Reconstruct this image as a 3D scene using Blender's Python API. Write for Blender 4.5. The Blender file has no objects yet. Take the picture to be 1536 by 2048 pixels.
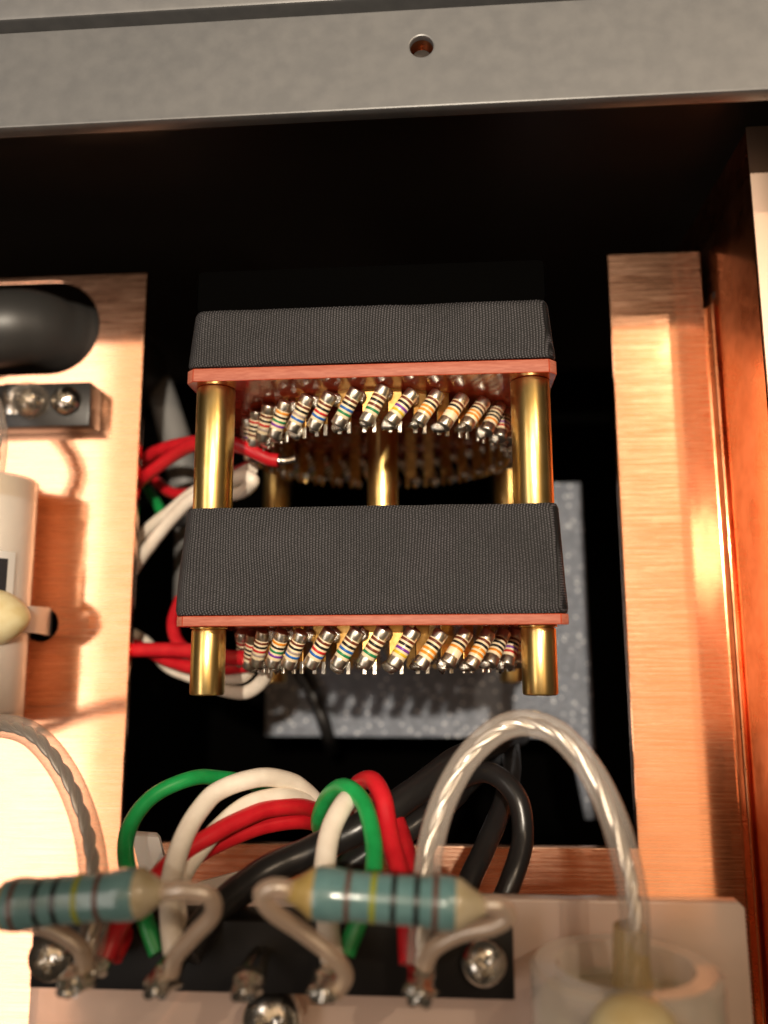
import bpy, bmesh, math, random
from mathutils import Vector, Matrix, noise
rnd = random.Random(7)
S = bpy.context.scene
C = S.collection
R = math.radians

# ---------------------------------------------------------------- camera (1 unit = 1 cm)
cd = bpy.data.cameras.new('camera'); cam = bpy.data.objects.new('camera', cd); C.objects.link(cam)
cam.matrix_world = Matrix(((0.99737, 0.01574, 0.07081, 0), (-0.00388, 0.98636, -0.16458, 0),
                           (-0.07244, 0.16387, 0.98382, 12.0), (0, 0, 0, 1)))
cd.sensor_fit = 'HORIZONTAL'; cd.sensor_width = 36; cd.lens = 1657 / 1536 * 36
cd.clip_start = .05; cd.clip_end = 300
cd.dof.use_dof = True; cd.dof.focus_distance = 10.0; cd.dof.aperture_fstop = cd.lens * .001 / .24
S.camera = cam

# ---------------------------------------------------------------- world and lamps
w = bpy.data.worlds.new('World'); S.world = w; w.use_nodes = True
bg = w.node_tree.nodes['Background']; bg.inputs[0].default_value = (1, .74, .5, 1); bg.inputs[1].default_value = .035
def lamp(name, kind, loc, power, size, col, target=None, sy=None):
    l = bpy.data.lights.new(name, kind); o = bpy.data.objects.new(name, l); C.objects.link(o)
    o.location = loc; l.energy = power; l.color = col
    if kind == 'AREA':
        l.size = size
        if sy: l.shape = 'RECTANGLE'; l.size_y = sy
        o.rotation_euler = (Vector(target) - Vector(loc)).to_track_quat('-Z', 'Y').to_euler()
    else: l.shadow_soft_size = size
    return o
k = lamp('desk_lamp', 'SPOT', (1.6, 6.5, 42), 72000, .4, (1, .87, .70))
k.data.spot_size = R(20.6); k.data.spot_blend = .28
k.rotation_euler = (Vector((-.6, 4.25, 0)) - k.location).to_track_quat('-Z', 'Y').to_euler()
lamp('room_lamp', 'AREA', (-28, -5, 42), 6600, 9.5, (1, .88, .78), (-28, -5, 0), 56)
lamp('room_lamp_shade', 'AREA', (-21.5, 3, 42.2), 1000, 4, (1, .72, .50), (-21.5, 3, 0), 40)
k2 = lamp('side_lamp', 'SPOT', (18.6, 19.5, 42), 18000, .4, (1, .76, .53))
k2.data.spot_size = R(19); k2.data.spot_blend = .3
k2.rotation_euler = (Vector((1.8, 1.6, 0)) - k2.location).to_track_quat('-Z', 'Y').to_euler()
lamp('ceiling_light', 'AREA', (17.5, 4, 42), 2000, 13, (1, .64, .36), (17.5, 4, 0), 40)
lamp('ceiling_glow', 'AREA', (-4, 9, 43), 1900, 29, (1, .66, .36), (-4, 9, 0), 28)
S.view_settings.view_transform = 'Standard'; S.view_settings.look = 'None'
S.view_settings.exposure = 0; S.view_settings.gamma = 1
S.render.engine = 'CYCLES'
S.cycles.use_denoising = True
S.cycles.max_bounces = 10; S.cycles.glossy_bounces = 6; S.cycles.transparent_max_bounces = 16; S.cycles.transmission_bounces = 8
S.cycles.sample_clamp_indirect = 6; S.cycles.blur_glossy = .3

# ---------------------------------------------------------------- materials
def mat(name, col, rough=.5, metal=0, spec=.5, coat=0, trans=0, sheen=0):
    m = bpy.data.materials.new(name); m.use_nodes = True
    b = m.node_tree.nodes['Principled BSDF']
    b.inputs['Base Color'].default_value = (*col, 1); b.inputs['Roughness'].default_value = rough
    b.inputs['Metallic'].default_value = metal; b.inputs['Specular IOR Level'].default_value = spec
    b.inputs['Coat Weight'].default_value = coat; b.inputs['Coat Roughness'].default_value = .08
    b.inputs['Transmission Weight'].default_value = trans
    return m
def N(m, t, **kw):
    n = m.node_tree.nodes.new(t)
    for k, v in kw.items(): setattr(n, k, v)
    return n
def L(m, a, b): m.node_tree.links.new(a, b)
def B(m): return m.node_tree.nodes['Principled BSDF']
def coords(m, scale, rot=(0, 0, 0)):
    tc = N(m, 'ShaderNodeTexCoord'); mp = N(m, 'ShaderNodeMapping')
    mp.inputs['Scale'].default_value = scale; mp.inputs['Rotation'].default_value = rot
    L(m, tc.outputs['Object'], mp.inputs[0]); return mp.outputs[0]
def tex_noise(m, scale, vec=(1, 1, 1), detail=3, rough=.5):
    n = N(m, 'ShaderNodeTexNoise'); n.inputs['Scale'].default_value = scale
    n.inputs['Detail'].default_value = detail; n.inputs['Roughness'].default_value = rough
    L(m, coords(m, vec), n.inputs['Vector']); return n.outputs['Fac']
def ramp(m, src, stops):
    r = N(m, 'ShaderNodeValToRGB'); e = r.color_ramp.elements
    while len(e) < len(stops): e.new(.5)
    for i, (p, c) in enumerate(stops): e[i].position = p; e[i].color = (*c, 1) if len(c) == 3 else c
    L(m, src, r.inputs[0]); return r.outputs[0]
def g(v): return (v, v, v)
def bump(m, src, strength, dist=.01):
    b = N(m, 'ShaderNodeBump'); b.inputs['Strength'].default_value = strength; b.inputs['Distance'].default_value = dist
    L(m, src, b.inputs['Height']); L(m, b.outputs[0], B(m).inputs['Normal']); return b
def vary(m, c1, c2, scale=6, vec=(1, 1, 1), lo=.35, hi=.65, detail=4):
    L(m, ramp(m, tex_noise(m, scale, vec, detail), [(lo, c1), (hi, c2)]), B(m).inputs['Base Color'])
def math_n(m, op, a, b=None):
    n = N(m, 'ShaderNodeMath', operation=op)
    for i, v in enumerate((a, b)):
        if v is None: continue
        if isinstance(v, (int, float)): n.inputs[i].default_value = v
        else: L(m, v, n.inputs[i])
    return n.outputs[0]

def two_lobe(m, c1, c2, rough, bs, fac, f, aniso=0):
    # hazy scattering from the brush marks on top of the polished reflection
    p = N(m, 'ShaderNodeBsdfPrincipled'); p.inputs['Metallic'].default_value = 1; p.inputs['Roughness'].default_value = rough
    L(m, ramp(m, f, [(.32, c1), (.68, c2)]), p.inputs['Base Color'])
    p.inputs['Anisotropic'].default_value = aniso; tv = N(m, 'ShaderNodeCombineXYZ'); tv.inputs[1].default_value = 1
    L(m, tv.outputs[0], p.inputs['Tangent'])
    b = N(m, 'ShaderNodeBump'); b.inputs['Strength'].default_value = bs; b.inputs['Distance'].default_value = .006
    L(m, f, b.inputs['Height']); L(m, b.outputs[0], p.inputs['Normal'])
    mix = N(m, 'ShaderNodeMixShader'); L(m, B(m).outputs[0], mix.inputs[1]); L(m, p.outputs[0], mix.inputs[2])
    L(m, ramp(m, f, [(.36, g(max(.02, fac - .17))), (.64, g(fac + .17))]), mix.inputs[0])
    L(m, mix.outputs[0], m.node_tree.nodes['Material Output'].inputs[0])
def brushed(name, c1, c2, rough, vec):
    m = mat(name, c1, rough, 1)
    f = tex_noise(m, 1, vec, 3, .7)
    L(m, ramp(m, f, [(.3, c1), (.7, c2)]), B(m).inputs['Base Color'])
    L(m, ramp(m, tex_noise(m, 2.2), [(.3, g(rough - .02)), (.7, g(rough + .04))]), B(m).inputs['Roughness'])
    bump(m, f, .025, .004)
    f2 = tex_noise(m, 1, (vec[0], vec[1] * .62, vec[2] * .62), 4, .8)
    two_lobe(m, (.70, .28, .14), (1, .66, .47), .30, .35, .27, f2, .8)
    return m
COPPER = brushed('brushed_copper', (.86, .39, .21), (.98, .55, .36), .075, (.8, 62, 62))
COPPER2 = mat('smooth_copper', (.93, .38, .17), .11, 1); vary(COPPER2, (.91, .35, .145), (.95, .41, .195), 2.2)
two_lobe(COPPER2, (.90, .36, .17), (.95, .44, .24), .28, .1, .35, tex_noise(COPPER2, 9, (1, .2, .2), 2))
EDGE = mat('lit_copper_edge', (.98, .72, .56), .52, 1); bump(EDGE, tex_noise(EDGE, 30, (1, 2.5, 1), 3), .25, .006)  # rough sheared edge, made pale to paint in bright light
BRASS = mat('brass', (.86, .60, .22), .29, 1); vary(BRASS, (.80, .54, .18), (.92, .66, .27), 9, (1, .35, 1))
bump(BRASS, tex_noise(BRASS, 40, (1, .15, 1), 3), .12, .004)
BRASS2 = mat('dull_brass', (.74, .46, .14), .34, 1); vary(BRASS2, (.62, .36, .10), (.84, .55, .2), 14)
TABM = mat('tarnished_brass', (.56, .33, .10), .38, 1); vary(TABM, (.44, .24, .07), (.66, .41, .14), 12)
DULLTIN = mat('dull_tin', (.55, .52, .46), .38, 1); bump(DULLTIN, tex_noise(DULLTIN, 18), .6, .02)
STRAND = mat('tinned_strand', (.82, .79, .74), .36, 1)
STEEL = mat('nickel_steel', (.72, .69, .64), .2, 1); vary(STEEL, (.6, .57, .52), (.8, .77, .72), 12)
SOLDER = mat('solder', (.80, .77, .70), .27, 1); bump(SOLDER, tex_noise(SOLDER, 16), .5, .02)
CAP = mat('silver_cap', (.80, .75, .65), .33, 1); bump(CAP, tex_noise(CAP, 20), .25, .01)
CREAM = mat('cream_body', (.86, .70, .46), .35, 0, .5, .3); vary(CREAM, (.80, .64, .40), (.90, .75, .52), 12)
BOARD = mat('red_phenolic', (.30, .045, .02), .16, 0, .5, .4); vary(BOARD, (.34, .040, .017), (.46, .07, .030), 9)
BOARDEDGE = mat('cut_phenolic_edge', (.52, .16, .09), .6); vary(BOARDEDGE, (.37, .10, .06), (.46, .15, .095), 22, (.3, 2, 1))
PANEL = mat('grey_enamel', (.16, .16, .16), .40, .0, .95)
vary(PANEL, (.122, .125, .129), (.146, .148, .15), 5); bump(PANEL, tex_noise(PANEL, 60), .10, .006)
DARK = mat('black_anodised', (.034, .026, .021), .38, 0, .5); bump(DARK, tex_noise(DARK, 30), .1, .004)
POWDER = mat('black_powder_coat', (.09, .095, .10), .3, 0, .6)
vo = N(POWDER, 'ShaderNodeTexVoronoi'); vo.inputs['Scale'].default_value = 7.5; L(POWDER, coords(POWDER, (1, 1, 1)), vo.inputs['Vector'])
L(POWDER, ramp(POWDER, vo.outputs['Distance'], [(.0, (.95, .95, .97)), (.14, (.9, .92, .96)), (.22, (.22, .245, .30)), (1, (.145, .162, .20))]), B(POWDER).inputs['Base Color'])  # white dots put the coat's sparkling glints into its colour
bump(POWDER, tex_noise(POWDER, 13, (1, 1, 1), 5), .9, .05)
STRIPP = mat('black_strip_plastic', (.008, .007, .007), .5, 0, .25)
PLASTIC = mat('black_plastic', (.02, .019, .019), .32, 0, .5); bump(PLASTIC, tex_noise(PLASTIC, 14), .12, .01)
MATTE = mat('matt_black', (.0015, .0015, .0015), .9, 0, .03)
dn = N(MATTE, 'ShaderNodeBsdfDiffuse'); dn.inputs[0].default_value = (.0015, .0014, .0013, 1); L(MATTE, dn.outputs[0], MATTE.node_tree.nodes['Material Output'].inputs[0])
HOSE = mat('satin_black_hose', (.03, .029, .028), .43, 0, .65); bump(HOSE, tex_noise(HOSE, 8), .1, .01)
SLEEVE = mat('black_sleeving', (.014, .013, .013), .3, 0, .5); bump(SLEEVE, tex_noise(SLEEVE, 10), .15, .01)
LITSLEEVE = mat('lit_tone_black_sleeving', (.2, .195, .19), .5, 0, .5)  # black sleeving turned grey to paint in the light falling on it
def ins(name, col, col2): 
    m = mat(name, col, .36, 0, .5, .15); vary(m, col, col2, 5); bump(m, tex_noise(m, 12), .08, .01); return m
RED = ins('red_insulation', (.50, .008, .016), (.58, .014, .022)); GREEN = ins('green_insulation', (.008, .25, .055), (.012, .31, .075))
WHITE = ins('white_insulation', (.76, .67, .56), (.83, .75, .64))
TEAL = mat('teal_lacquer', (.14, .28, .29), .28, 0, .5, .5); vary(TEAL, (.125, .26, .27), (.16, .31, .32), 6)
RESIN = mat('tan_resin', (.50, .42, .27), .3, 0, .5, .4); vary(RESIN, (.44, .36, .21), (.56, .48, .33), 7)
YRESIN = mat('ochre_resin', (.46, .32, .10), .3, 0, .5, .4); vary(YRESIN, (.40, .27, .07), (.54, .40, .16), 7)
YELLOW = mat('ivory_plastic', (.78, .66, .36), .38, 0, .5); vary(YELLOW, (.72, .58, .28), (.84, .75, .46), 3)
SOCKET = mat('threaded_copper_hole', (.25, .09, .04), .35, 1)
def clear(name, col, keep, rough):
    m = mat(name, col, rough, 0, .6, .6)
    mix = N(m, 'ShaderNodeMixShader'); tr = N(m, 'ShaderNodeBsdfTransparent'); tr.inputs[0].default_value = (1, .97, .93, 1)
    fr = N(m, 'ShaderNodeLayerWeight'); fr.inputs[0].default_value = .35
    f = math_n(m, 'ADD', math_n(m, 'MULTIPLY', fr.outputs['Facing'], .45), keep)
    out = m.node_tree.nodes['Material Output']
    L(m, f, mix.inputs[0]); L(m, tr.outputs[0], mix.inputs[1]); L(m, B(m).outputs[0], mix.inputs[2]); L(m, mix.outputs[0], out.inputs[0])
    bump(m, tex_noise(m, 9), .15, .02)
    return m
CLEAR = clear('clear_sleeve', (.62, .56, .51), .24, .12)
FILM = clear('frosted_film', (.95, .91, .86), .28, .07)
ACRYL = clear('frosted_acrylic', (.86, .72, .64), .56, .25)
NYLON = mat('milky_nylon', (.70, .66, .62), .4, 0, .5); B(NYLON).inputs['Subsurface Weight'].default_value = .2
bandcol = dict(brown=(.15, .03, .012), black=(.01, .009, .009), red=(.55, .02, .02), orange=(.82, .27, .015), yellow=(.72, .50, .02),
               green=(.01, .22, .08), blue=(.01, .12, .45), violet=(.17, .03, .32), grey=(.36, .29, .26))
BAND = {k: mat(k + '_paint', v, .35, 0, .5, .2) for k, v in bandcol.items()}

FABRIC = mat('black_woven_tape', (.03, .03, .03), .62, 0, .5)
def fabric(m):
    tc = N(m, 'ShaderNodeTexCoord'); sp = N(m, 'ShaderNodeSeparateXYZ')
    wob = N(m, 'ShaderNodeTexNoise'); wob.inputs['Scale'].default_value = 1.4; L(m, tc.outputs['Object'], wob.inputs['Vector'])
    L(m, tc.outputs['Object'], sp.inputs[0])
    u = math_n(m, 'ADD', math_n(m, 'ADD', sp.outputs[0], sp.outputs[2]), math_n(m, 'MULTIPLY', wob.outputs['Fac'], .06))
    uu = math_n(m, 'DIVIDE', u, .0345)
    rib = math_n(m, 'ABSOLUTE', math_n(m, 'SINE', math_n(m, 'MULTIPLY', uu, math.pi)))
    odd = math_n(m, 'MULTIPLY', math_n(m, 'MODULO', math_n(m, 'FLOOR', uu), 2.0), math.pi / 2)
    dot = math_n(m, 'ABSOLUTE', math_n(m, 'SINE', math_n(m, 'ADD', math_n(m, 'MULTIPLY', sp.outputs[1], math.pi / .030), odd)))
    h = math_n(m, 'MULTIPLY', rib, math_n(m, 'ADD', math_n(m, 'MULTIPLY', dot, .55), .45))
    big = tex_noise(m, 1.3, (1, 1, 1), 4)
    fl = tex_noise(m, 55, (1, 1, 1), 2)
    h2 = math_n(m, 'MULTIPLY', h, math_n(m, 'ADD', math_n(m, 'MULTIPLY', big, .6), .66))
    h3 = math_n(m, 'ADD', h2, math_n(m, 'MULTIPLY', math_n(m, 'SUBTRACT', fl, .5), .75))
    L(m, ramp(m, h3, [(.22, (.0015, .0015, .002)), (.62, (.0095, .009, .0112)), (.97, (.070, .065, .073))]), B(m).inputs['Base Color'])
    bump(m, h, .6, .012)
fabric(FABRIC)

# ---------------------------------------------------------------- object helpers
def setp(o, label=None, cat=None, group=None, kind=None):
    if label: o['label'] = label
    if cat: o['category'] = cat
    if group: o['group'] = group
    if kind: o['kind'] = kind
    return o
def mesh_of(name, bm, m, sharp=35):
    me = bpy.data.meshes.new(name)
    bmesh.ops.recalc_face_normals(bm, faces=bm.faces[:])
    bm.to_mesh(me); bm.free()
    for k in (m if isinstance(m, (list, tuple)) else [m]): me.materials.append(k)
    me.polygons.foreach_set('use_smooth', [True] * len(me.polygons))
    me.set_sharp_from_angle(angle=R(sharp))
    return me
def put(name, me, parent=None, M=None):
    o = bpy.data.objects.new(name, me); C.objects.link(o)
    if parent is not None:
        o.parent = parent
        if M is None: o.matrix_parent_inverse = Matrix.Translation(-wloc[parent.name])
        wloc[o.name] = wloc[parent.name] if M is not None else Vector((0, 0, 0))
    else: wloc[o.name] = Vector((0, 0, 0))
    if M is not None: o.matrix_local = M
    return o
wloc = {}
def ob(name, bm, m, parent=None, sharp=35): return put(name, mesh_of(name, bm, m, sharp), parent)
def thing(name, loc, label, cat, group=None):
    o = bpy.data.objects.new(name, None); C.objects.link(o); o.location = loc; o.empty_display_size = .3
    wloc[o.name] = Vector(loc); return setp(o, label, cat, group)
def box(bm, x0, x1, y0, y1, z0, z1, bev=0, seg=2):
    b = bmesh.new()
    r = bmesh.ops.create_cube(b, size=1)
    for v in b.verts: v.co = Vector(((x0 + x1) / 2 + v.co.x * (x1 - x0), (y0 + y1) / 2 + v.co.y * (y1 - y0), (z0 + z1) / 2 + v.co.z * (z1 - z0)))
    if bev: bmesh.ops.bevel(b, geom=b.edges[:], offset=bev, segments=seg, profile=.5, affect='EDGES')
    merge(bm, b); return bm
def merge(bm, b):
    t = bpy.data.meshes.new('tmp'); b.to_mesh(t); b.free(); bm.from_mesh(t); bpy.data.meshes.remove(t)
def bx(*a, **k): return box(bmesh.new(), *a, **k)
def lathe(prof, origin, axis, seg=24, bm=None):
    """prof: list of (radius, height along axis); capped at both ends"""
    bm = bm or bmesh.new()
    A = Vector(axis).normalized(); q = Vector((0, 0, 1)).rotation_difference(A); O = Vector(origin)
    rings = []
    for r, h in prof:
        if r < 1e-5: rings.append([bm.verts.new(O + q @ Vector((0, 0, h)))])
        else: rings.append([bm.verts.new(O + q @ Vector((r * math.cos(2 * math.pi * i / seg), r * math.sin(2 * math.pi * i / seg), h))) for i in range(seg)])
    for a, b in zip(rings, rings[1:]):
        for i in range(seg):
            j = (i + 1) % seg
            if len(a) == 1 and len(b) == 1: continue
            if len(a) == 1: bm.faces.new((a[0], b[i], b[j]))
            elif len(b) == 1: bm.faces.new((a[i], a[j], b[0]))
            else: bm.faces.new((a[i], a[j], b[j], b[i]))
    if len(rings[0]) > 1: bm.faces.new(rings[0][::-1])
    if len(rings[-1]) > 1: bm.faces.new(rings[-1])
    return bm
def cyl(a, b, r, bev=.015, seg=24, bm=None):
    a, b = Vector(a), Vector(b); h = (b - a).length
    return lathe([(r - bev, 0), (r - bev * .3, bev * .3), (r, bev), (r, h - bev), (r - bev * .3, h - bev * .3), (r - bev, h)], a, b - a, seg, bm)
def spline(pts, n=10):
    P = [Vector(p) for p in pts]; P = [P[0] * 2 - P[1]] + P + [P[-1] * 2 - P[-2]]
    out = []
    for i in range(1, len(P) - 2):
        p0, p1, p2, p3 = P[i - 1:i + 3]
        d0 = max((p1 - p0).length, 1e-4) ** .5; d1 = max((p2 - p1).length, 1e-4) ** .5; d2 = max((p3 - p2).length, 1e-4) ** .5
        m1 = ((p1 - p0) / d0 - (p2 - p0) / (d0 + d1) + (p2 - p1) / d1) * d1
        m2 = ((p2 - p1) / d1 - (p3 - p1) / (d1 + d2) + (p3 - p2) / d2) * d1
        for k in range(n):
            t = k / n; t2 = t * t; t3 = t2 * t
            out.append(p1 * (2 * t3 - 3 * t2 + 1) + m1 * (t3 - 2 * t2 + t) + p2 * (-2 * t3 + 3 * t2) + m2 * (t3 - t2))
    out.append(P[-2].copy()); return out
def frames(path):
    T = [(path[min(i + 1, len(path) - 1)] - path[max(i - 1, 0)]).normalized() for i in range(len(path))]
    n = T[0].orthogonal().normalized(); res = []
    for t in T:
        n = (n - t * n.dot(t)).normalized(); res.append((n, t.cross(n)))
    return res
def tube(path, r, seg=14, bm=None, cap=True, rf=None):
    bm = bm or bmesh.new(); F = frames(path); prev = None; first = None
    for i, (p, (n, b)) in enumerate(zip(path, F)):
        rr = rf(i / (len(path) - 1)) if rf else r
        ring = [bm.verts.new(p + (n * math.cos(2 * math.pi * k / seg) + b * math.sin(2 * math.pi * k / seg)) * rr) for k in range(seg)]
        if prev:
            for k in range(seg): bm.faces.new((prev[k], prev[(k + 1) % seg], ring[(k + 1) % seg], ring[k]))
        else: first = ring
        prev = ring
    if cap: bm.faces.new(first[::-1]); bm.faces.new(prev)
    return bm
def helix(path, r, turns, ph):
    F = frames(path); n = len(path)
    return [p + (a * math.cos(ph + 2 * math.pi * turns * i / n) + b * math.sin(ph + 2 * math.pi * turns * i / n)) * r for i, (p, (a, b)) in enumerate(zip(path, F))]
def sheet(name, outlines, z0, z1, m, parent=None, bev=.012):
    """flat sheet with holes: 2D outlines filled and extruded between z0 and z1"""
    cu = bpy.data.curves.new(name, 'CURVE'); cu.dimensions = '2D'; cu.fill_mode = 'BOTH'
    for pts in outlines:
        s = cu.splines.new('POLY'); s.points.add(len(pts) - 1); s.use_cyclic_u = True
        for p, q in zip(s.points, pts): p.co = (q[0], q[1], 0, 1)
    cu.extrude = (z1 - z0) / 2 - bev; cu.bevel_depth = bev; cu.bevel_resolution = 1; cu.offset = -bev
    t = bpy.data.objects.new('tmp', cu); C.objects.link(t)
    me = bpy.data.meshes.new_from_object(t.evaluated_get(bpy.context.evaluated_depsgraph_get()))
    bpy.data.objects.remove(t)
    me.name = name; me.materials.clear(); me.materials.append(m)
    me.transform(Matrix.Translation((0, 0, (z0 + z1) / 2)))
    me.polygons.foreach_set('use_smooth', [True] * len(me.polygons)); me.set_sharp_from_angle(angle=R(30))
    return put(name, me, parent)
def circ(x, y, r, n=40, sx=1): return [(x + r * sx * math.cos(2 * math.pi * i / n), y + r * math.sin(2 * math.pi * i / n)) for i in range(n)]
def blob(c, r, sc=(1, 1, 1), seed=0, amt=.25, sub=2, bm=None):
    b = bmesh.new(); bmesh.ops.create_icosphere(b, subdivisions=sub, radius=1)
    for v in b.verts:
        k = 1 + amt * noise.noise(v.co * 1.6 + Vector((seed * 3.1, seed, 0)))
        v.co = Vector(c) + Vector((v.co.x * r * sc[0] * k, v.co.y * r * sc[1] * k, v.co.z * r * sc[2] * k))
    if bm is None: return b
    merge(bm, b); return bm

# ---------------------------------------------------------------- chassis: floor, base, front panel, walls
plate = [(-9.5, -9), (3.93, -9), (3.93, 5.92), (2.555, 5.92), (2.555, -2.655), (-4.615, -2.655), (-4.615, 5.9), (-9.5, 5.9)]
slot = [(-9, 4.28), (-6.1, 4.28)] + [(-6.1 + .76 * math.cos(a), 5.04 + .76 * math.sin(a)) for a in [R(-90 + i * 10) for i in range(1, 18)]] + [(-6.1, 5.8), (-9, 5.8)]
floor = sheet('copper_floor', [plate, slot, circ(-5.97, .40, .255, 32)], -.16, 0, COPPER, None, .014)
setp(floor, kind='structure')
for (fx, fy) in ((3.42, -2.62), ):
    pass
# turned-up edge of the floor along the right wall
bm = bmesh.new()
prof = [(3.932, -.1)] + [(3.932 + .09 * math.sin(a), .09 - .09 * math.cos(a)) for a in [R(i * 15) for i in range(7)]] + [(4.022, .16), (4.01, .175), (3.985, .175), (3.972, .16)] + [(3.972, .1), (3.95, .05)]
ra = [bm.verts.new((x, -9, z)) for x, z in prof]; rb = [bm.verts.new((x, 5.0, z)) for x, z in prof]
for i in range(len(prof)): bm.faces.new((ra[i], ra[(i + 1) % len(prof)], rb[(i + 1) % len(prof)], rb[i]))
bm.faces.new(ra); bm.faces.new(rb[::-1])
ob('turned_edge', bm, COPPER2, floor, 60)

t = ob('chassis_base', bx(-15, 12, -15, 9, -9.3, -9), MATTE); setp(t, kind='structure')
brk = thing('base_bracket', (0, 0, -4), 'black speckled metal bracket lying deep below the brass-post switch', 'bracket')
sheet('bracket_plate', [[(-3.44, -1.60), (2.36, -1.62), (2.36, -2.2), (2.5, -3.05), (2.74, -3.05), (2.69, 3.2), (1.9, 3.2), (1.9, .9), (-3.44, .9)]], -4.16, -4, POWDER, brk, .02)
ob('bracket_leg', bx(1.95, 2.6, 2.9, 3.1, -9, -4.17), POWDER, brk)

fp = thing('front_panel', (0, 6.1, -7), 'grey enamelled front panel with top rim and one tapped hole', 'panel')
sheet('top_rim', [[(-14, 6.1), (12, 6.1), (12, 7.36), (-14, 7.36)], circ(-.161, 6.87, .135, 40)], 3.25, 3.45, PANEL, fp, .02)
ob('rim_underside', bx(-14, 12, 6.13, 7.19, 3.2, 3.245), DARK, fp)
ob('inner_face', bx(-14, 12, 7.2, 7.32, -9, 3.19), DARK, fp)
ob('front_plate', bx(-14, 12, 7.52, 8.7, -7, 3.47, bev=.04), PANEL, fp)
ob('rim_joint', bx(-14, 12, 7.33, 7.55, -7, 3.18), DARK, fp)
bm = bmesh.new()
for k in range(5):
    z = 3.38 - k * .055
    n = 32; pr = [[bm.verts.new((-.161 + r * math.cos(2 * math.pi * i / n), 6.87 + r * math.sin(2 * math.pi * i / n), zz)) for i in range(n)] for r, zz in ((.134, z), (.112, z - .027), (.134, z - .054))]
    for a, b in zip(pr, pr[1:]):
        for i in range(n): bm.faces.new((a[i], a[(i + 1) % n], b[(i + 1) % n], b[i]))
ob('screw_thread', bm, SOCKET, fp, 20)
ob('hole_bottom', bx(-.4, .1, 6.6, 7.1, 2.6, 2.7), SOCKET, fp)

wall = thing('copper_side_wall', (4.1, 0, 0), 'tall bright-edged copper wall rising along the right edge', 'wall')
ob('wall_sheet', bx(4.05, 4.36, -9, 6.75, -3, 1.76, bev=.05, seg=4), COPPER2, wall)
ob('lit_wall_edge', bx(4.045, 4.365, -9, 6.755, 1.7605, 1.80, bev=.015), EDGE, wall)
ob('wall_foot', bx(4.02, 4.049, -9, 5.2, -.3, .08, bev=.012), COPPER2, wall)

def phillips(parent, c, r, up=(0, 0, 1), rot=.4, m=None, h=.16, name='screw'):
    A = Vector(up).normalized(); q = Vector((0, 0, 1)).rotation_difference(A)
    bm = bmesh.new(); n = 40; rings = []
    rad = [0, .12, .2, .3, .42, .5, .6, .7, .8, .88, .94, .98, 1, 1]
    def hh(x): return h * math.sqrt(max(0, 1 - (x * .93) ** 2)) if x < 1 else 0
    for ri, x in enumerate(rad):
        ring = []
        for i in range(n):
            a = 2 * math.pi * i / n; px, py = x * math.cos(a), x * math.sin(a)
            z = hh(x) if ri < len(rad) - 1 else -.06
            if ri == len(rad) - 2: z = h * .28
            dep = 0
            for s, t_ in ((px, py), (py, px)):
                if abs(t_) < .15 and abs(s) < .58: dep = max(dep, .75 * (1 - max(0, abs(s) - .3) / .28))
            if x < .15: dep = .8
            z -= dep * h
            v = Vector((px * math.cos(rot) - py * math.sin(rot), px * math.sin(rot) + py * math.cos(rot), 0)) * r + Vector((0, 0, z))
            ring.append(bm.verts.new(Vector(c) + q @ v))
            if x == 0: break
        rings.append(ring)
    for a, b in zip(rings, rings[1:]):
        for i in range(n):
            j = (i + 1) % n
            if len(a) == 1: bm.faces.new((a[0], b[i], b[j]))
            else: bm.faces.new((a[i], b[i], b[j], a[j]))
    return ob(name, bm, m or STEEL, parent, 50)
sc = phillips(None, (4.143, 5.159, 0.120), .11, (-.3, 0, 1), .2, PLASTIC, .09)
setp(sc, 'small dark screw in the gap beside the right copper wall', 'screw')

# ---------------------------------------------------------------- stepped rotary switch
XC = -.88
sw = thing('stepped_attenuator', (XC, 2.0, 0), 'stepped rotary attenuator with brass posts and two rings of striped resistors', 'rotary switch')
def wrap_mesh(yf, yr, hf, hr, rad):
    bm = bmesh.new(); rows = []; nc = 7; ns = 26
    ny = 22
    for k in range(ny + 1):
        t = k / ny; y = yf + (yr - yf) * t; hw = hf + (hr - hf) * t
        e = min(t, 1 - t) * abs(yr - yf)
        inset = .02 * max(0, 1 - e / .06) ** 2
        ring = []
        for sx, sz, a0 in ((1, 1, 0), (-1, 1, 90), (-1, -1, 180), (1, -1, 270)):
            cx, cz = sx * (hw - rad), sz * (2.38 - rad)
            for i in range(nc + 1):
                a = R(a0 + 90 * i / nc); ring.append((cx + (rad - inset) * math.cos(a), cz + (rad - inset) * math.sin(a)))
            nx = {0: (-1, 1), 90: (-1, -1), 180: (1, -1), 270: (1, 1)}[a0]
            ex, ez = nx[0] * (hw - rad), nx[1] * (2.38 - rad)
            p0 = ring[-1]; p1 = (ex + (0 if a0 in (0, 180) else (rad - inset) * (-1 if a0 == 90 else 1)), ez + ((rad - inset) * (1 if a0 == 0 else -1) if a0 in (0, 180) else 0))
            for i in range(1, ns): ring.append((p0[0] + (p1[0] - p0[0]) * i / ns, p0[1] + (p1[1] - p0[1]) * i / ns))
        vs = []
        for (x, z) in ring:
            d = .014 * noise.noise(Vector((x * 1.5, y * 1.3, z * 1.5))) + .006 * noise.noise(Vector((x * 6, y * 2, z * 6)))
            ey = .007 * noise.noise(Vector((x * 2.5, 3, z * 2))) * (1 if k in (0, ny) else .3)
            vs.append(bm.verts.new((XC + x * (1 + d * .3), y + ey, z * (1 + d * .4) + d)))
        rows.append(vs)
    n = len(rows[0])
    for a, b in zip(rows, rows[1:]):
        for i in range(n): bm.faces.new((a[i], a[(i + 1) % n], b[(i + 1) % n], b[i]))
    bm.faces.new(rows[0][::-1]); bm.faces.new(rows[-1])
    return bm
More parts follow.
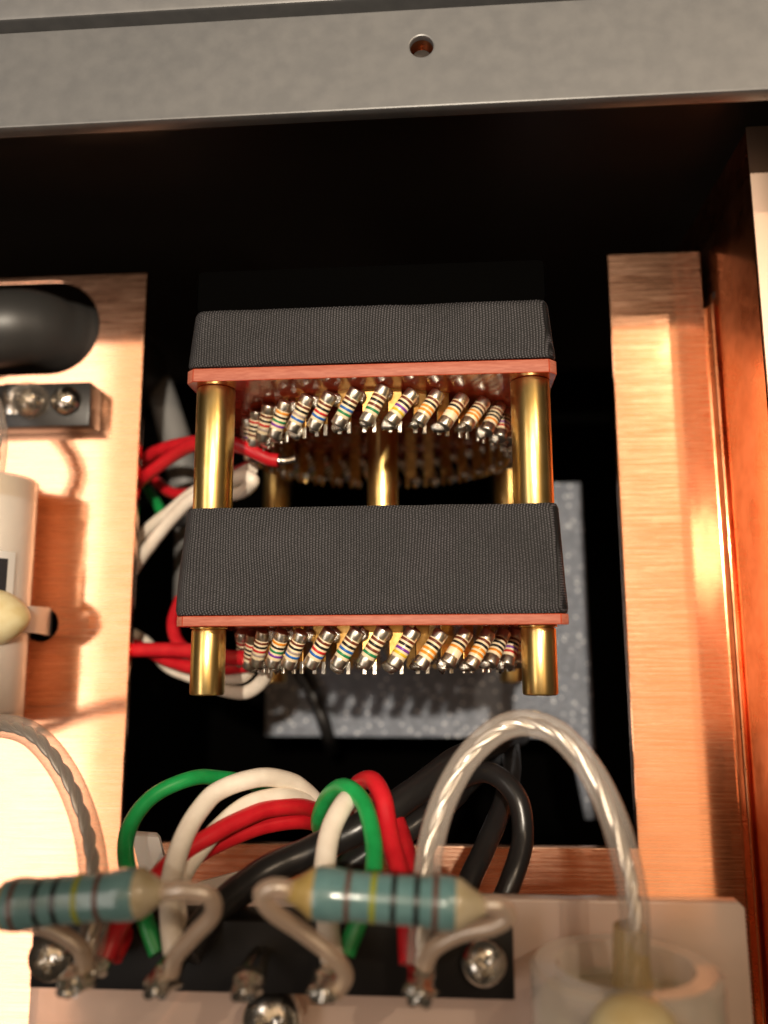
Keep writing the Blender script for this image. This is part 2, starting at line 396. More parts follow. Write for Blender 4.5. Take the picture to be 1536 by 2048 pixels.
def board_mesh(y0, y1, hw):
    bm = bmesh.new(); c = .1; h = 2.34
    pr = [(hw, h - c), (hw - c, h), (-hw + c, h), (-hw, h - c), (-hw, -h + c), (-hw + c, -h), (hw - c, -h), (hw, -h + c)]
    a = [bm.verts.new((XC + x, y0, z)) for x, z in pr]; b = [bm.verts.new((XC + x, y1, z)) for x, z in pr]
    fs = [bm.faces.new((a[i], a[(i + 1) % 8], b[(i + 1) % 8], b[i])) for i in range(8)]
    for f in fs: f.material_index = 1
    bm.faces.new(a); bm.faces.new(b)
    bmesh.ops.bevel(bm, geom=[e for e in bm.edges], offset=.008, segments=1, affect='EDGES')
    return bm
ob('fabric_wrap', wrap_mesh(4.20, 3.47, 2.21, 2.285, .16), FABRIC, sw, 60)
ob('fabric_wrap', wrap_mesh(1.69, .415, 2.235, 2.325, .16), FABRIC, sw, 60)
ob('shaded_wrap_front', bx(XC - 2.19, XC + 2.19, 4.19, 4.77, -2.33, 2.33, bev=.08), MATTE, sw)  # front of the fabric wrap, its shade painted in as matt black
ob('circuit_board', board_mesh(3.29, 3.458, 2.285), (BOARD, BOARDEDGE), sw)
ob('circuit_board', board_mesh(.285, .408, 2.31), (BOARD, BOARDEDGE), sw)
for sx in (-1, 1):
    for sz in (-1, 1):
        x = XC + sx * 1.985
        ob('post', cyl((x, 1.5, sz * 1.985), (x, 3.285, sz * 1.985), .243, .012, 40), BRASS, sw)
        ob('standoff', cyl((x, -.525, sz * 1.985), (x, .262, sz * 1.985), .208, .03, 40), BRASS, sw)
        ob('washer', cyl((x, .264, sz * 1.985), (x, .283, sz * 1.985), .225, .006, 40), BRASS, sw)
        ob('end_nut', cyl((x, 4.775, sz * 1.985), (x, 4.83, sz * 1.985), .14, .02, 24), BRASS2, sw)
ob('shaft', cyl((XC, 1.6, 0), (XC, 3.30, 0), .225, .01, 40), BRASS, sw)
ob('shaft_bushing', cyl((XC, 4.78, 0), (XC, 5.5, 0), .3, .02, 32), MATTE, sw)
# resistor meshes
ME_BODY = mesh_of('resistor', lathe([(.080, -.15), (.085, -.14), (.085, .14), (.080, .15)], (0, 0, 0), (0, 0, 1), 20), CREAM)
ME_CAP = mesh_of('end_cap', lathe([(.0855, 0), (.0875, .008), (.0875, .098), (.083, .112), (.066, .118), (0, .120)], (0, 0, 0), (0, 0, 1), 20), CAP, 60)
ME_BAND = {k: mesh_of('color_band', lathe([(.0845, -.0165), (.0868, -.015), (.0868, .015), (.0845, .0165)], (0, 0, 0), (0, 0, 1), 20), m, 60) for k, m in BAND.items()}
def term(tin):
    bt = bmesh.new(); box(bt, -.088, .088, -.42, .03, -.018, .018, bev=.006, seg=1); n0 = len(bt.faces)
    box(bt, -.088, -.035, -.57, -.415, -.018, .018, bev=.006, seg=1); box(bt, .035, .088, -.57, -.415, -.018, .018, bev=.006, seg=1)
    bt.faces.ensure_lookup_table()
    for f in bt.faces[n0:]: f.material_index = 1
    return mesh_of('terminal', bt, (TABM, DULLTIN if tin else BRASS2))
ME_TERM = {k: term(k) for k in (True, False)}
ME_SOLD = [mesh_of('solder_joint', blob((0, 0, 0), 1, (1, 1, 1), s, .45, 2), SOLDER, 80) for s in range(6)]
seq = {-6: 'red black black brown', -5: 'brown black red grey', -4: 'orange black green violet', -3: 'brown black grey blue', -2: 'brown black red blue',
       -1: 'brown black blue green', 0: 'brown black brown green', 1: 'brown black violet yellow', 2: 'brown black orange orange', 3: 'brown black orange',
       4: 'brown black orange orange', 5: 'brown black black orange', 6: 'brown black violet red'}
pool = list(seq.values())
for yb in (3.287, .282):
    for k in range(-17, 19):
        ph = R(1.2 + k * 10)
        rad = Vector((math.sin(ph), 0, math.cos(ph))); tan = Vector((math.cos(ph), 0, -math.sin(ph))); up = Vector((0, 1, 0))
        O = Vector((XC, yb, 0))
        # lug standing on the board
        pos = O + rad * 1.85 - tan * .07
        M3 = Matrix((tan, up, rad)).transposed().to_4x4(); M3.translation = pos - wloc[sw.name]
        tm = put('terminal', ME_TERM[abs(k) < 9], sw, M3)
        j = lambda s: rnd.uniform(-s, s) * 1.35
        c = O + rad * (1.985 + j(.012)) - up * (.262 + j(.014)) + tan * j(.012)
        ax = (up * .36 + tan * (.235 + j(.035)) + rad * (.035 + j(.02))).normalized()
        xx = rad.cross(ax).normalized(); M = Matrix((xx, ax.cross(xx), ax)).transposed().to_4x4()
        M = M @ Matrix.Rotation(j(3), 4, 'Z') @ Matrix.Diagonal((1.09, 1.09, 1.05 + j(.03), 1)); M.translation = c - wloc[sw.name]
        r = put('resistor', ME_BODY, sw, M)
        put('end_cap', ME_CAP, r, Matrix.Translation((0, 0, .13)))
        put('end_cap', ME_CAP, r, Matrix.Translation((0, 0, -.13)) @ Matrix.Rotation(math.pi, 4, 'X'))
        bands = seq.get(k) or rnd.choice(pool)
        for i, bn in enumerate(bands.split()): put('color_band', ME_BAND[bn], r, Matrix.Translation((0, 0, .098 - i * .058)))
        s = rnd.choice(ME_SOLD)
        q = c - ax * .245 - rad * .08 - tan * .01 + wloc[sw.name] * 0
        Ms = Matrix.LocRotScale(q - wloc[sw.name], Matrix.Rotation(j(3), 3, 'Y').to_quaternion(), Vector((.105 + j(.02), .075 + j(.02), .075)))
        put('solder_joint', s, sw, Ms)
        s = rnd.choice(ME_SOLD)
        q = c + ax * .19 - rad * .10 + tan * .06
        Ms = Matrix.LocRotScale(q - wloc[sw.name], Matrix.Rotation(j(3), 3, 'Y').to_quaternion(), Vector((.075 + j(.01), .085, .07)))
        put('solder_joint', s, sw, Ms)
# ---------------------------------------------------------------- wires
def wire(name, pts, r, m, label, cat='wire', group=None, seg=16, n=12, rf=None):
    p = spline(pts, n); sd = len(bpy.data.objects) * 1.7
    p = [q + noise.noise_vector(q * 1.1 + Vector((sd, 0, 0))) * r * .22 + noise.noise_vector(q * 3.5 + Vector((0, sd, 0))) * r * .06 for q in p]
    o = ob(name, tube(p, r, seg, rf=rf), m, None, 60); return setp(o, label, cat, group)
def clear_wire(pts, r, label, group=None, n=26):
    path = spline(pts, n); Lh = sum((a - b).length for a, b in zip(path, path[1:]))
    t = thing('clear_wire', path[0], label, 'wire', group)
    ob('sleeve', tube(path, r, 18), CLEAR, t, 60)
    rc = r * .235
    for s in range(3): ob('strand', tube(helix(path, rc * 1.12, Lh / .85, s * 2.094), rc, 8), STRAND, t, 60)
    return t
GB = 'insulated wires arching over the rear of the cutout'
GL = 'wires running from under the left copper to the switch'
wire('green_wire', [(-2.864, -2.935, 3.400), (-3.043, -2.668, 3.300), (-3.356, -2.320, 3.000), (-3.532, -1.979, 2.600), (-3.416, -1.668, 2.300), (-3.035, -1.489, 2.000), (-2.718, -1.539, 1.600), (-2.369, -1.693, 1.200), (-1.922, -1.991, 0.800), (-1.607, -2.356, 0.200), (-1.519, -2.659, -0.800)], .09, GREEN,
     'green wire making the wide single loop on the left, left of the white wires', group=GB)
wire('white_wire', [(-2.630, -2.863, 3.600), (-2.706, -2.648, 3.500), (-2.827, -2.335, 3.200), (-2.816, -1.930, 2.800), (-2.619, -1.596, 2.400), (-2.232, -1.463, 2.100), (-1.893, -1.577, 1.700), (-1.599, -1.917, 1.200), (-1.400, -2.353, 0.200), (-1.296, -2.621, -0.800)], .11, WHITE,
     'outer and higher of the two white wires arching side by side', group=GB)
wire('white_wire', [(-2.631, -2.897, 3.500), (-2.702, -2.678, 3.400), (-2.820, -2.436, 3.000), (-2.672, -2.090, 2.600), (-2.319, -1.758, 2.200), (-1.973, -1.695, 1.900), (-1.695, -1.836, 1.400), (-1.506, -2.193, 0.700), (-1.411, -2.561, -0.500)], .105, WHITE,
     'inner white wire arching between the outer white wire and red wires', group=GB)
wire('red_wire', [(-3.299, -2.905, 3.650), (-3.233, -2.657, 3.500), (-2.966, -2.255, 3.000), (-2.553, -1.963, 2.600), (-2.144, -1.812, 2.200), (-1.810, -1.825, 1.800), (-1.535, -2.007, 1.200), (-1.332, -2.353, 0.200), (-1.259, -2.621, -0.800)], .098, RED,
     'upper red wire of the pair arching under the white wires', group=GB)
wire('red_wire', [(-3.293, -2.956, 3.500), (-3.253, -2.749, 3.200), (-3.071, -2.442, 2.800), (-2.630, -2.177, 2.300), (-2.205, -2.047, 1.900), (-1.843, -2.046, 1.600), (-1.562, -2.196, 1.000), (-1.377, -2.520, -0.200)], .098, RED,
     'lower red wire of the left pair, closest to the copper edge', group=GB)
wire('green_wire', [(-1.004, -2.864, 3.500), (-0.860, -2.553, 3.400), (-0.759, -2.256, 3.200), (-0.795, -1.937, 2.900), (-0.930, -1.628, 2.600), (-1.141, -1.509, 2.400), (-1.374, -1.657, 2.100), (-1.548, -2.001, 1.700), (-1.593, -2.306, 1.000), (-1.585, -2.539, 0.100)], .095, GREEN,
     'green wire in a tight hoop over a white wire and black cable', group=GB)
wire('white_wire', [(-1.084, -2.929, 3.700), (-1.179, -2.650, 3.400), (-1.255, -2.265, 3.100), (-1.242, -1.913, 2.800), (-1.128, -1.663, 2.500), (-1.036, -1.727, 2.000), (-1.021, -2.043, 1.300), (-1.112, -2.428, 0.200)], .115, WHITE,
     'short white wire standing inside the tight green hoop', group=GB)
wire('red_wire', [(-0.385, -2.906, 3.600), (-0.420, -2.545, 3.400), (-0.492, -2.254, 3.100), (-0.629, -1.926, 2.700), (-0.718, -1.601, 2.500), (-0.840, -1.446, 2.300), (-1.024, -1.526, 2.000), (-1.172, -1.849, 1.400), (-1.195, -2.364, 0.200)], .105, RED,
     'red wire with the tallest hump, right of the tight green hoop', group=GB)
wire('red_wire', [(-0.342, -2.939, 3.500), (-0.365, -2.603, 3.200), (-0.409, -2.229, 2.900), (-0.539, -1.961, 2.400), (-0.710, -1.757, 2.000), (-0.892, -1.800, 1.500), (-1.053, -2.310, 0.400)], .105, RED,
     'rightmost red wire, bending down beside the black cable', group=GB)
GK = 'black cables crossing the rear edge of the cutout'
wire('black_cable', [(1.143, -1.309, -1.400), (0.658, -1.236, 0.300), (0.069, -1.358, 1.600), (-0.426, -1.638, 2.100), (-0.860, -1.885, 2.400), (-1.403, -2.117, 2.500), (-1.858, -2.313, 2.700), (-2.214, -2.510, 3.000), (-2.438, -2.694, 3.300), (-2.547, -2.895, 3.500)], .165, SLEEVE,
     'thick glossy black cable running diagonally down to the left', 'cable', GK, 20)
wire('black_cable', [(0.948, -1.526, -2.000), (0.378, -1.670, 0.300), (-0.091, -1.898, 1.400), (-0.566, -2.149, 1.700), (-1.139, -2.456, 1.900), (-1.685, -2.791, 2.100), (-2.116, -3.139, 2.200)], .15, SLEEVE,
     'second black cable just below the thick diagonal one', 'cable', GK, 20)
wire('black_cable', [(-0.376, -2.343, 0.200), (0.098, -1.651, 1.200), (0.540, -1.469, 1.700), (0.811, -1.689, 1.900), (0.853, -2.082, 2.000), (0.713, -2.463, 2.200), (0.470, -2.905, 2.300)], .125, SLEEVE,
     'black cable forming the rightmost rounded loop behind the clear wire', 'cable', GK, 18)
wire('black_cable', [(0.920, -1.243, -1.500), (0.873, -1.550, 0.200), (0.680, -1.897, 1.200), (0.433, -2.261, 1.700), (0.210, -2.602, 2.100), (0.089, -2.963, 2.300)], .13, SLEEVE,
     'black cable falling straight inside the rightmost black loop', 'cable', GK, 18)
# left bundle
rw = wire('red_wire', [(-5.030, 2.507, -0.700), (-4.528, 2.738, -0.300), (-4.079, 2.920, 0.000), (-3.575, 2.996, 0.400), (-3.056, 2.913, 0.800), (-2.671, 2.764, 0.900), (-2.386, 2.629, 0.900), (-2.273, 2.613, 0.900)], .1, RED,
     'red wire passing behind the upper left brass post, front strand', group=GL)
wire('red_wire', [(-5.245, 2.819, -1.000), (-4.650, 3.074, -0.600), (-4.187, 3.145, -0.300), (-3.630, 3.104, 0.100), (-3.090, 2.970, 0.400), (-2.656, 2.824, 0.500)], .1, RED,
     'red wire behind the upper left brass post, strand farther from the viewer', group=GL)
wire('red_wire', [(-5.534, 3.215, -1.800), (-4.812, 2.827, -1.200), (-4.378, 2.543, -0.950), (-4.000, 2.507, -0.800), (-3.473, 2.640, -0.500), (-2.858, 2.733, 0.100)], .09, RED,
     'red wire crossing low beneath the white twisted wires', group=GL)
wire('white_wire', [(-5.232, 0.892, -1.000), (-4.663, 1.458, -0.500), (-4.183, 1.893, -0.200), (-3.714, 2.217, 0.100), (-3.248, 2.382, 0.300), (-2.821, 2.460, 0.600), (-2.666, 2.378, 0.700), (-2.812, 2.290, 0.500), (-3.160, 2.265, 0.200)], .1, WHITE,
     'white wire with a curled end behind the upper left post', group=GL)
wire('white_wire', [(-5.293, 1.304, -1.100), (-4.714, 1.856, -0.700), (-4.254, 2.160, -0.500), (-3.773, 2.389, -0.200), (-3.258, 2.518, 0.000), (-2.724, 2.604, 0.500)], .095, WHITE,
     'white wire twisted above its neighbour near the left copper edge', group=GL)
wire('green_wire', [(-5.552, 0.766, -1.600), (-4.967, 1.557, -1.200), (-4.576, 2.075, -1.100), (-4.918, 2.638, -1.400), (-5.428, 3.167, -2.000)], .085, GREEN,
     'dark green wire glimpsed between the two white wires', group=GL)
wire('red_wire', [(-5.083, 0.005, -0.350), (-4.338, 0.024, -0.100), (-3.607, -0.000, 0.200), (-3.025, -0.077, 0.600), (-2.620, -0.088, 0.950)], .105, RED,
     'straight red wire running level to the lower ring of resistors', group=GL)
wire('red_wire', [(-5.238, 0.192, -0.900), (-4.577, 0.018, -0.550), (-4.042, -0.146, -0.250), (-3.519, -0.242, 0.100), (-3.003, -0.237, 0.400), (-2.567, -0.191, 0.700)], .1, RED,
     'red wire sagging under the level red one at the lower ring', group=GL)
wire('red_wire', [(-4.092, 0.785, -0.700), (-4.082, 0.425, -0.350), (-3.921, 0.131, -0.100), (-3.629, -0.043, 0.050), (-3.161, -0.140, 0.350), (-2.744, -0.138, 0.600)], .095, RED,
     'red wire hooking round below the corner of the lower deck', group=GL)
wire('white_wire', [(-5.372, 0.437, -1.200), (-4.729, 0.151, -0.950), (-4.227, -0.227, -0.700), (-3.753, -0.400, -0.450), (-3.234, -0.561, -0.100), (-2.794, -0.575, 0.200), (-2.483, -0.344, 0.500), (-2.465, -0.111, 0.700)], .1, WHITE,
     'lower and larger white loop under the lower ring', group=GL)
wire('white_wire', [(-4.383, 0.017, -0.900), (-3.667, -0.245, -0.400), (-3.213, -0.358, 0.000), (-2.847, -0.350, 0.300), (-2.590, -0.159, 0.600)], .09, WHITE,
     'smaller white loop tucked above the larger one at the lower ring', group=GL)
gc = thing('lit_tone_cable', (-4.781, 3.974, -2.000), 'thick dark cable standing in the gap left of the switch, painted grey as if lit', 'cable')
pth = spline([(-5.628, 5.725, -2.600), (-5.130, 4.791, -2.200), (-4.777, 3.882, -2.000), (-4.522, 3.048, -1.950), (-4.409, 2.093, -2.100), (-4.539, 0.901, -2.600)], 14)
ob('outer_sheath', tube(pth, .27, 24, rf=lambda t: .2 + .09 * math.sin(min(1, t * 1.3) * 1.5)), LITSLEEVE, gc, 60)
ob('cable_collar', tube(pth[46:56], .31, 24), SLEEVE, gc)
ob('stripped_end', tube(spline([(-2.301, 2.613, 0.900), (-2.139, 2.603, 0.900), (-2.017, 2.624, 0.920)], 6), .05, 10), SOLDER, rw)
wire('black_cable', [(-2.840, -0.269, -3.800), (-2.435, -0.918, -3.820), (-2.224, -1.491, -3.900), (-2.278, -1.825, -4.800), (-2.419, -2.079, -6.000)], .13, SLEEVE,  # added cable imitates the shadow gap between the lit patches
     'added black cable standing in for shade across the speckled bracket under the switch', 'cable', None, 14)
# ---------------------------------------------------------------- left side: terminal block, film capacitor, tie
blk = thing('terminal_block', (-5.9, 3.65, 0), 'small black terminal block with a bright screw on the left copper', 'terminal block')
bm = bmesh.new()
ob('block_body', bx(-7.6, -5.235, 3.315, 3.985, .004, .42, bev=.012), PLASTIC, blk)
phillips(blk, (-5.575, 3.69, .43), .22, (0, 0, 1), .5, STEEL, .2)
s2 = phillips(blk, (-6.12, 3.70, .43), .25, (0, 0, 1), 1.1, STEEL, .26)
ob('glue_dome', lathe([(.27, 0), (.27, .1), (.24, .22), (.17, .31), (.08, .35), (0, .36)], (-6.12, 3.70, .425), (0, 0, 1), 28), clear('clear_glue', (.5, .45, .4), .06, .06), blk, 60)
lug = ob('solder_tag', bx(-6.55, -6.33, 3.5, 3.98, .43, .47, bev=.01), STEEL, blk)
GC = 'clear stranded wires'
clear_wire([(-6.638, 1.586, 0.900), (-6.397, 2.029, 1.000), (-6.195, 2.554, 1.200), (-6.144, 2.990, 1.300), (-6.398, 3.524, 1.100), (-6.907, 3.929, 0.700)], .15, 'clear stranded wire rising along the far left edge to the terminal block', GC)
clear_wire([(-6.553, -1.293, 1.000), (-5.862, -0.979, 1.700), (-5.349, -0.890, 2.000), (-4.814, -0.988, 2.300), (-4.289, -1.360, 2.600), (-3.899, -1.819, 2.900), (-3.606, -2.224, 3.300), (-3.444, -2.631, 3.600), (-3.431, -2.962, 3.750)], .145, 'clear stranded wire curving down across the bright left copper', GC)
clear_wire([(-0.266, -2.855, 3.800), (-0.246, -2.541, 3.700), (-0.214, -2.194, 3.500), (-0.159, -1.869, 3.300), (-0.034, -1.502, 3.200), (0.230, -1.081, 3.100), (0.555, -0.809, 3.100), (0.814, -0.748, 3.100), (1.105, -0.829, 3.200), (1.401, -1.148, 3.300), (1.598, -1.622, 3.500), (1.681, -2.115, 3.700), (1.696, -2.491, 3.750), (1.675, -2.834, 3.680), (1.62, -3.25, 3.66)], .136, 'clear stranded wire in the tall arch over the bottom right corner', GC)
hose = wire('black_hose', [(-9.4, 4.7, .5), (-7.6, 4.9, .38), (-6.5, 5.0, .0), (-5.75, 5.04, -.9), (-5.5, 5.05, -2.4)], .60, HOSE, 'fat black cable diving through the slot in the left copper', 'cable', None, 36)
cap = thing('film_capacitor', (-6.52, .7, 0), 'long translucent film capacitor lying along the left edge', 'capacitor')
r0 = .84
ob('film_sleeve', lathe([(r0 - .03, 0), (r0, .03), (r0, 3.42), (r0 - .03, 3.45)], (-6.64, -1.02, .86), (0, 1, 0), 48), FILM, cap)
ob('winding', lathe([(r0 - .06, 0), (r0 - .04, .03), (r0 - .04, 2.9), (r0 - .06, 2.93)], (-6.64, -.8, .86), (0, 1, 0), 40), mat('silver_winding', (.93, .89, .83), .3, 0), cap)
ob('end_fill', lathe([(r0 - .05, 0), (r0 - .05, .28), (r0 - .3, .34), (.2, .36), (.1, .5), (0, .52)], (-6.64, 2.12, .86), (0, 1, 0), 40), mat('cream_resin', (.74, .62, .44), .4), cap)
ob('end_fill', lathe([(r0 - .05, 0), (r0 - .05, .18), (.2, .24), (.1, .4), (0, .42)], (-6.64, -.83, .86), (0, -1, 0), 40), mat('cream_resin', (.74, .62, .44), .4), cap)
bm = bmesh.new(); pr = []
for y in (.80, 1.24): pr.append([bm.verts.new((-6.64 + (r0 + .008) * math.sin(R(a)), y, .86 + (r0 + .008) * math.cos(R(a)))) for a in range(8, 66, 4)])
for i in range(len(pr[0]) - 1): bm.faces.new((pr[0][i], pr[0][i + 1], pr[1][i + 1], pr[1][i]))
lb = bmesh.new(); pl = []
for y in (.70, 1.34): pl.append([lb.verts.new((-6.64 + (r0 + .004) * math.sin(R(a)), y, .86 + (r0 + .004) * math.cos(R(a)))) for a in range(-4, 74, 4)])
for i in range(len(pl[0]) - 1): lb.faces.new((pl[0][i], pl[0][i + 1], pl[1][i + 1], pl[1][i]))
ob('paper_label', lb, mat('white_label', (.78, .76, .72), .5), cap)
ob('printed_mark', bm, mat('printed_ink', (.03, .03, .035), .5), cap)
tie = thing('cable_tie', (-5.72, .45, 1.3), 'ivory cable tie over the left capacitor, its tail entering a round hole', 'cable tie')
hb = bmesh.new(); bmesh.ops.create_uvsphere(hb, u_segments=40, v_segments=20, radius=1)
for v in hb.verts:
    k = max(0, v.co.x); v.co = Vector((-5.99 + .36 * v.co.x + .07 * k * k, .45 + .38 * v.co.y * (1 - .25 * k * k), 1.28 + .34 * v.co.z - .10 * k))
ob('tie_head', hb, YELLOW, tie, 80)
pp = [(-5.90, 1.22), (-5.74, 1.08), (-5.70, .8), (-5.74, .5), (-5.81, .2), (-5.89, -.05), (-5.99, -.3)]
pp = [(p.x, p.z) for p in spline([(x, 0, z) for x, z in pp], 4)]
sb = bmesh.new(); prev = None
for i, (x, z) in enumerate(pp):
    dx, dz = (pp[min(i + 1, len(pp) - 1)][0] - pp[max(0, i - 1)][0], pp[min(i + 1, len(pp) - 1)][1] - pp[max(0, i - 1)][1]); l = math.hypot(dx, dz); nx, nz = -dz / l * .03, dx / l * .03
    wv = .17 + .04 * (i / len(pp))
    ring = [sb.verts.new(c) for c in ((x + nx, .44 - wv, z + nz), (x + nx, .44 + wv, z + nz), (x - nx, .44 + wv, z - nz), (x - nx, .44 - wv, z - nz))]
    if prev:
        for k in range(4): sb.faces.new((prev[k], prev[(k + 1) % 4], ring[(k + 1) % 4], ring[k]))
    else: sb.faces.new(ring)
    prev = ring
sb.faces.new(prev)
ob('tie_strap', sb, NYLON, tie, 40)
# ---------------------------------------------------------------- bottom: acrylic plate, terminal strip, teal resistors, capacitor
ac = thing('acrylic_plate', (0, -5, 2.7), 'frosted translucent plate carrying the terminal strip and the clamped capacitor', 'plate')
sheet('plate_sheet', [[(-4.45, -9), (3.02, -9), (3.0, -2.6), (2.95, -2.55), (-4.42, -2.55), (-4.45, -2.6)]], 2.58, 2.8, ACRYL, ac, .02)
ob('spacer', cyl((2.6, -5.5, 0), (2.6, -5.5, 2.57), .3), NYLON, ac); ob('spacer', cyl((-4.0, -5.5, 0), (-4.0, -5.5, 2.57), .3), NYLON, ac)
st = thing('terminal_strip', (-1.8, -3, 2.8), 'long black terminal strip with solder lugs on the frosted plate', 'terminal strip')
ob('strip_body', bx(-4.22, .62, -3.33, -2.66, 2.803, 3.3, bev=.02), STRIPP, st)
phillips(st, (-3.982, -3.022, 3.320), .225, (0, 0, 1), .3, STEEL, .17); phillips(st, (0.325, -2.974, 3.320), .22, (0, 0, 1), .9, STEEL, .17)
for i, sx in enumerate((172, 342, 510, 662, 842)):
    x, y, z = (-3.497, -2.678, -1.869, -1.14, -0.277)[i], -2.98, 3.29
    tl = bmesh.new(); tw = rnd.uniform(-.1, .1)
    for s in (-1, 1): tube(spline([(x + s * .04, y + .05, z - .02), (x + s * .08, y - .0, z + .22), (x + s * .085, y - .04 + tw * .3, z + .5), (x + s * .06, y - .1, z + .74)], 6), .05, 10, tl)
    ob('solder_lug', tl, STEEL, st)
    bl = blob((x, y - .05, z + .52), .17, (.85, .7, 1.5), i + 3, .6, 3)
    if i in (0, 1, 3, 4): blob((x + .03, y + .02, z + .42), .11, (.9, .8, 1.3), i + 9, .5, 3, bl)
    ob('solder_joint', bl, SOLDER, st, 80)
x, y, z = (-3.310, -2.955, 3.700)
ob('solder_joint', blob((x, y, z), .1, (.8, .8, 1.6), 21, .5, 3), SOLDER, st, 80)
ps = phillips(None, (-1.798, -3.683, 3.000), .31, (0, -.05, 1), .7, STEEL, .24)
setp(ps, 'large cross-head screw in the frosted plate at the bottom edge', 'screw')
def big_resistor(a, b, ends, bands, label, leads):
    a, b = Vector(a), Vector(b); L_ = (b - a).length; ax = (b - a).normalized()
    t = thing('teal_resistor', (a + b) / 2, label, 'resistor', 'teal resistors bridging the terminal lugs')
    f = lambda u: a + ax * (L_ * u)
    R1, R2 = .205, .225
    ob('resistor_body', lathe([(R2 - .012, .135 * L_), (R2, .16 * L_), (R2, .24 * L_), (R1, .31 * L_), (R1, .69 * L_), (R2, .76 * L_), (R2, .83 * L_), (R2 - .012, .855 * L_)], a, ax, 40), TEAL, t, 60)
    ob('end_bell', lathe([(0, -.02), (.07, -.02), (.09, .02), (.15, .07 * L_), (R2 - .012, .12 * L_), (R2 - .010, .145 * L_)], a, ax, 40), ends[0], t, 60)
    ob('end_bell', lathe([(0, -.02), (.07, -.02), (.09, .02), (.15, .07 * L_), (R2 - .012, .12 * L_), (R2 - .010, .145 * L_)], b, -ax, 40), ends[1], t, 60)
    for u, c in bands:
        rr = R1 + (R2 - R1) * max(0, min(1, (abs(u - .5) - .19) / .07))
        ob('color_band', lathe([(rr - .004, -.026), (rr + .0035, -.024), (rr + .0035, .024), (rr - .004, .026)], f(u), ax, 40), BAND[c], t, 60)
    for pts in leads:
        p = spline(pts, 12)
        ob('lead_sleeve', tube(p, .08, 14), TANSLEEVE, t, 60); ob('lead_wire', tube([*p], .042, 10), STRAND, t, 60)
BAND['olive'] = mat('olive_paint', (.30, .33, .015), .35)
BAND['umber'] = mat('umber_paint', (.13, .06, .045), .35)
TANSLEEVE = clear('tan_sleeve', (.74, .58, .46), .36, .2)
big_resistor((-4.188, -2.282, 4.300), (-2.530, -2.115, 4.300), (YRESIN, RESIN), [(.20, 'umber'), (.33, 'black'), (.43, 'black'), (.545, 'olive'), (.66, 'umber')],
    'teal banded resistor at the left end, cut by the photo edge',
    [[(-4.141, -2.281, 4.300), (-4.317, -2.328, 4.250), (-4.384, -2.460, 4.100), (-4.051, -2.484, 4.000), (-3.683, -2.580, 3.950), (-3.454, -2.749, 3.900), (-3.429, -2.945, 3.800)],
     [(-2.612, -2.129, 4.300), (-2.333, -2.090, 4.350), (-2.123, -2.145, 4.320), (-2.115, -2.322, 4.200), (-2.312, -2.542, 4.100), (-2.503, -2.757, 4.000), (-2.572, -2.934, 3.900)]])
big_resistor((-1.410, -2.102, 4.300), (0.303, -2.194, 4.300), (YRESIN, RESIN), [(.31, 'umber'), (.44, 'olive'), (.545, 'black'), (.66, 'black'), (.755, 'umber')],
    'teal banded resistor near the middle with an ochre left end',
    [[(-1.321, -2.109, 4.300), (-1.517, -2.053, 4.350), (-1.647, -2.113, 4.320), (-1.597, -2.257, 4.250), (-1.305, -2.506, 4.100), (-1.039, -2.722, 4.050), (-0.944, -2.884, 4.000), (-1.038, -3.070, 3.900)],
     [(0.247, -2.186, 4.300), (0.441, -2.191, 4.300), (0.511, -2.278, 4.250), (0.399, -2.377, 4.200), (0.102, -2.479, 4.100), (-0.141, -2.641, 4.000), (-0.235, -2.820, 3.900)]])
c2 = thing('clamped_capacitor', (1.6, -5, 3.66), 'translucent film capacitor end with recessed mouth at the bottom right', 'capacitor')
rr = .86
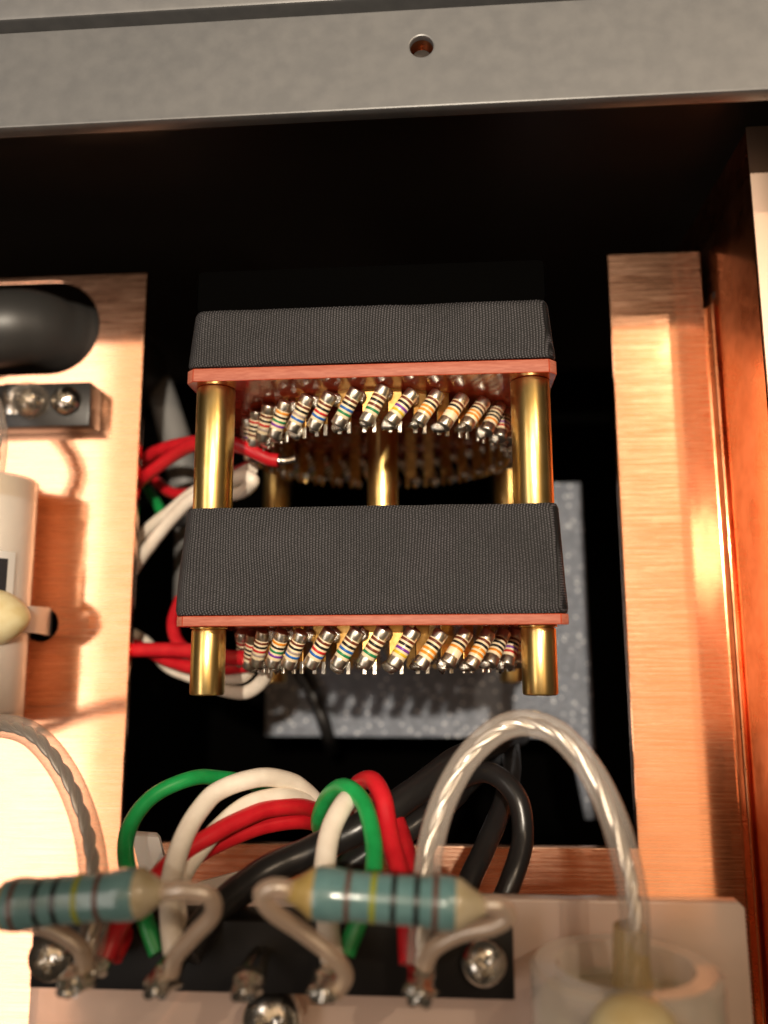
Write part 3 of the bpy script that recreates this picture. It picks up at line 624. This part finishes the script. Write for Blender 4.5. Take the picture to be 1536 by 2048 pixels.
ob('capacitor_sleeve', lathe([(.60, .38), (.60, .04), (.63, .0), (rr - .05, 0), (rr, .05), (rr, 5)], (1.6, -2.85, 3.665), (0, -1, 0), 56), FILM, c2, 40)
ob('winding', lathe([(rr - .09, .3), (rr - .04, .36), (rr - .04, 5)], (1.6, -2.85, 3.665), (0, -1, 0), 48), mat('grey_winding', (.56, .52, .37), .35), c2)
ob('mouth_fill', lathe([(0, .2), (.1, .22), (.2, .30), (.585, .34), (.585, .4), (0, .42)], (1.6, -2.85, 3.665), (0, -1, 0), 40), mat('olive_resin', (.16, .17, .09), .35), c2)
ob('lead_cone', lathe([(.20, 0), (.18, .06), (.165, .3), (.152, .5)], (1.661, -3.012, 3.660), (0, .35, .03), 24), clear('amber_sleeve', (.55, .43, .2), .42, .2), c2)
tie2 = thing('tie_knob', (1.491, -3.075, 4.500), 'ivory rounded knob on top of the bottom right capacitor', 'cable tie')
hb = bmesh.new(); bmesh.ops.create_uvsphere(hb, u_segments=36, v_segments=18, radius=1)
c = Vector((1.489, -3.098, 4.500))
for v in hb.verts: v.co = c + Vector((v.co.x * .36, v.co.y * .30, v.co.z * .28))
ob('knob_body', hb, YELLOW, tie2, 80)
def strap(name, pts, wid, label):
    bm = bmesh.new(); prev = None
    for p in pts:
        p = Vector(p); w_ = Vector(wid) * .5; h = Vector((0, 0, .03))
        ring = [bm.verts.new(p + a) for a in (w_ + h, -w_ + h, -w_ - h, w_ - h)]
        if prev:
            for k in range(4): bm.faces.new((prev[k], prev[(k + 1) % 4], ring[(k + 1) % 4], ring[k]))
        else: bm.faces.new(ring)
        prev = ring
    bm.faces.new(prev)
    return setp(ob(name, bm, NYLON), label, 'strap', 'milky nylon strap ends')
strap('nylon_strap', [(-3.619, -2.119, 1.900), (-3.557, -2.153, 1.950), (-3.379, -2.521, 2.100), (-3.177, -2.918, 2.300)], (.33, -.02, 0), 'milky nylon strap end sticking up inside the wide green loop')
strap('nylon_strap', [(-1.939, -2.563, 2.000), (-2.380, -2.631, 2.100), (-2.814, -2.729, 2.200), (-3.349, -2.921, 2.300)], (.04, .3, 0), 'milky nylon strap end under the thick diagonal black cable')
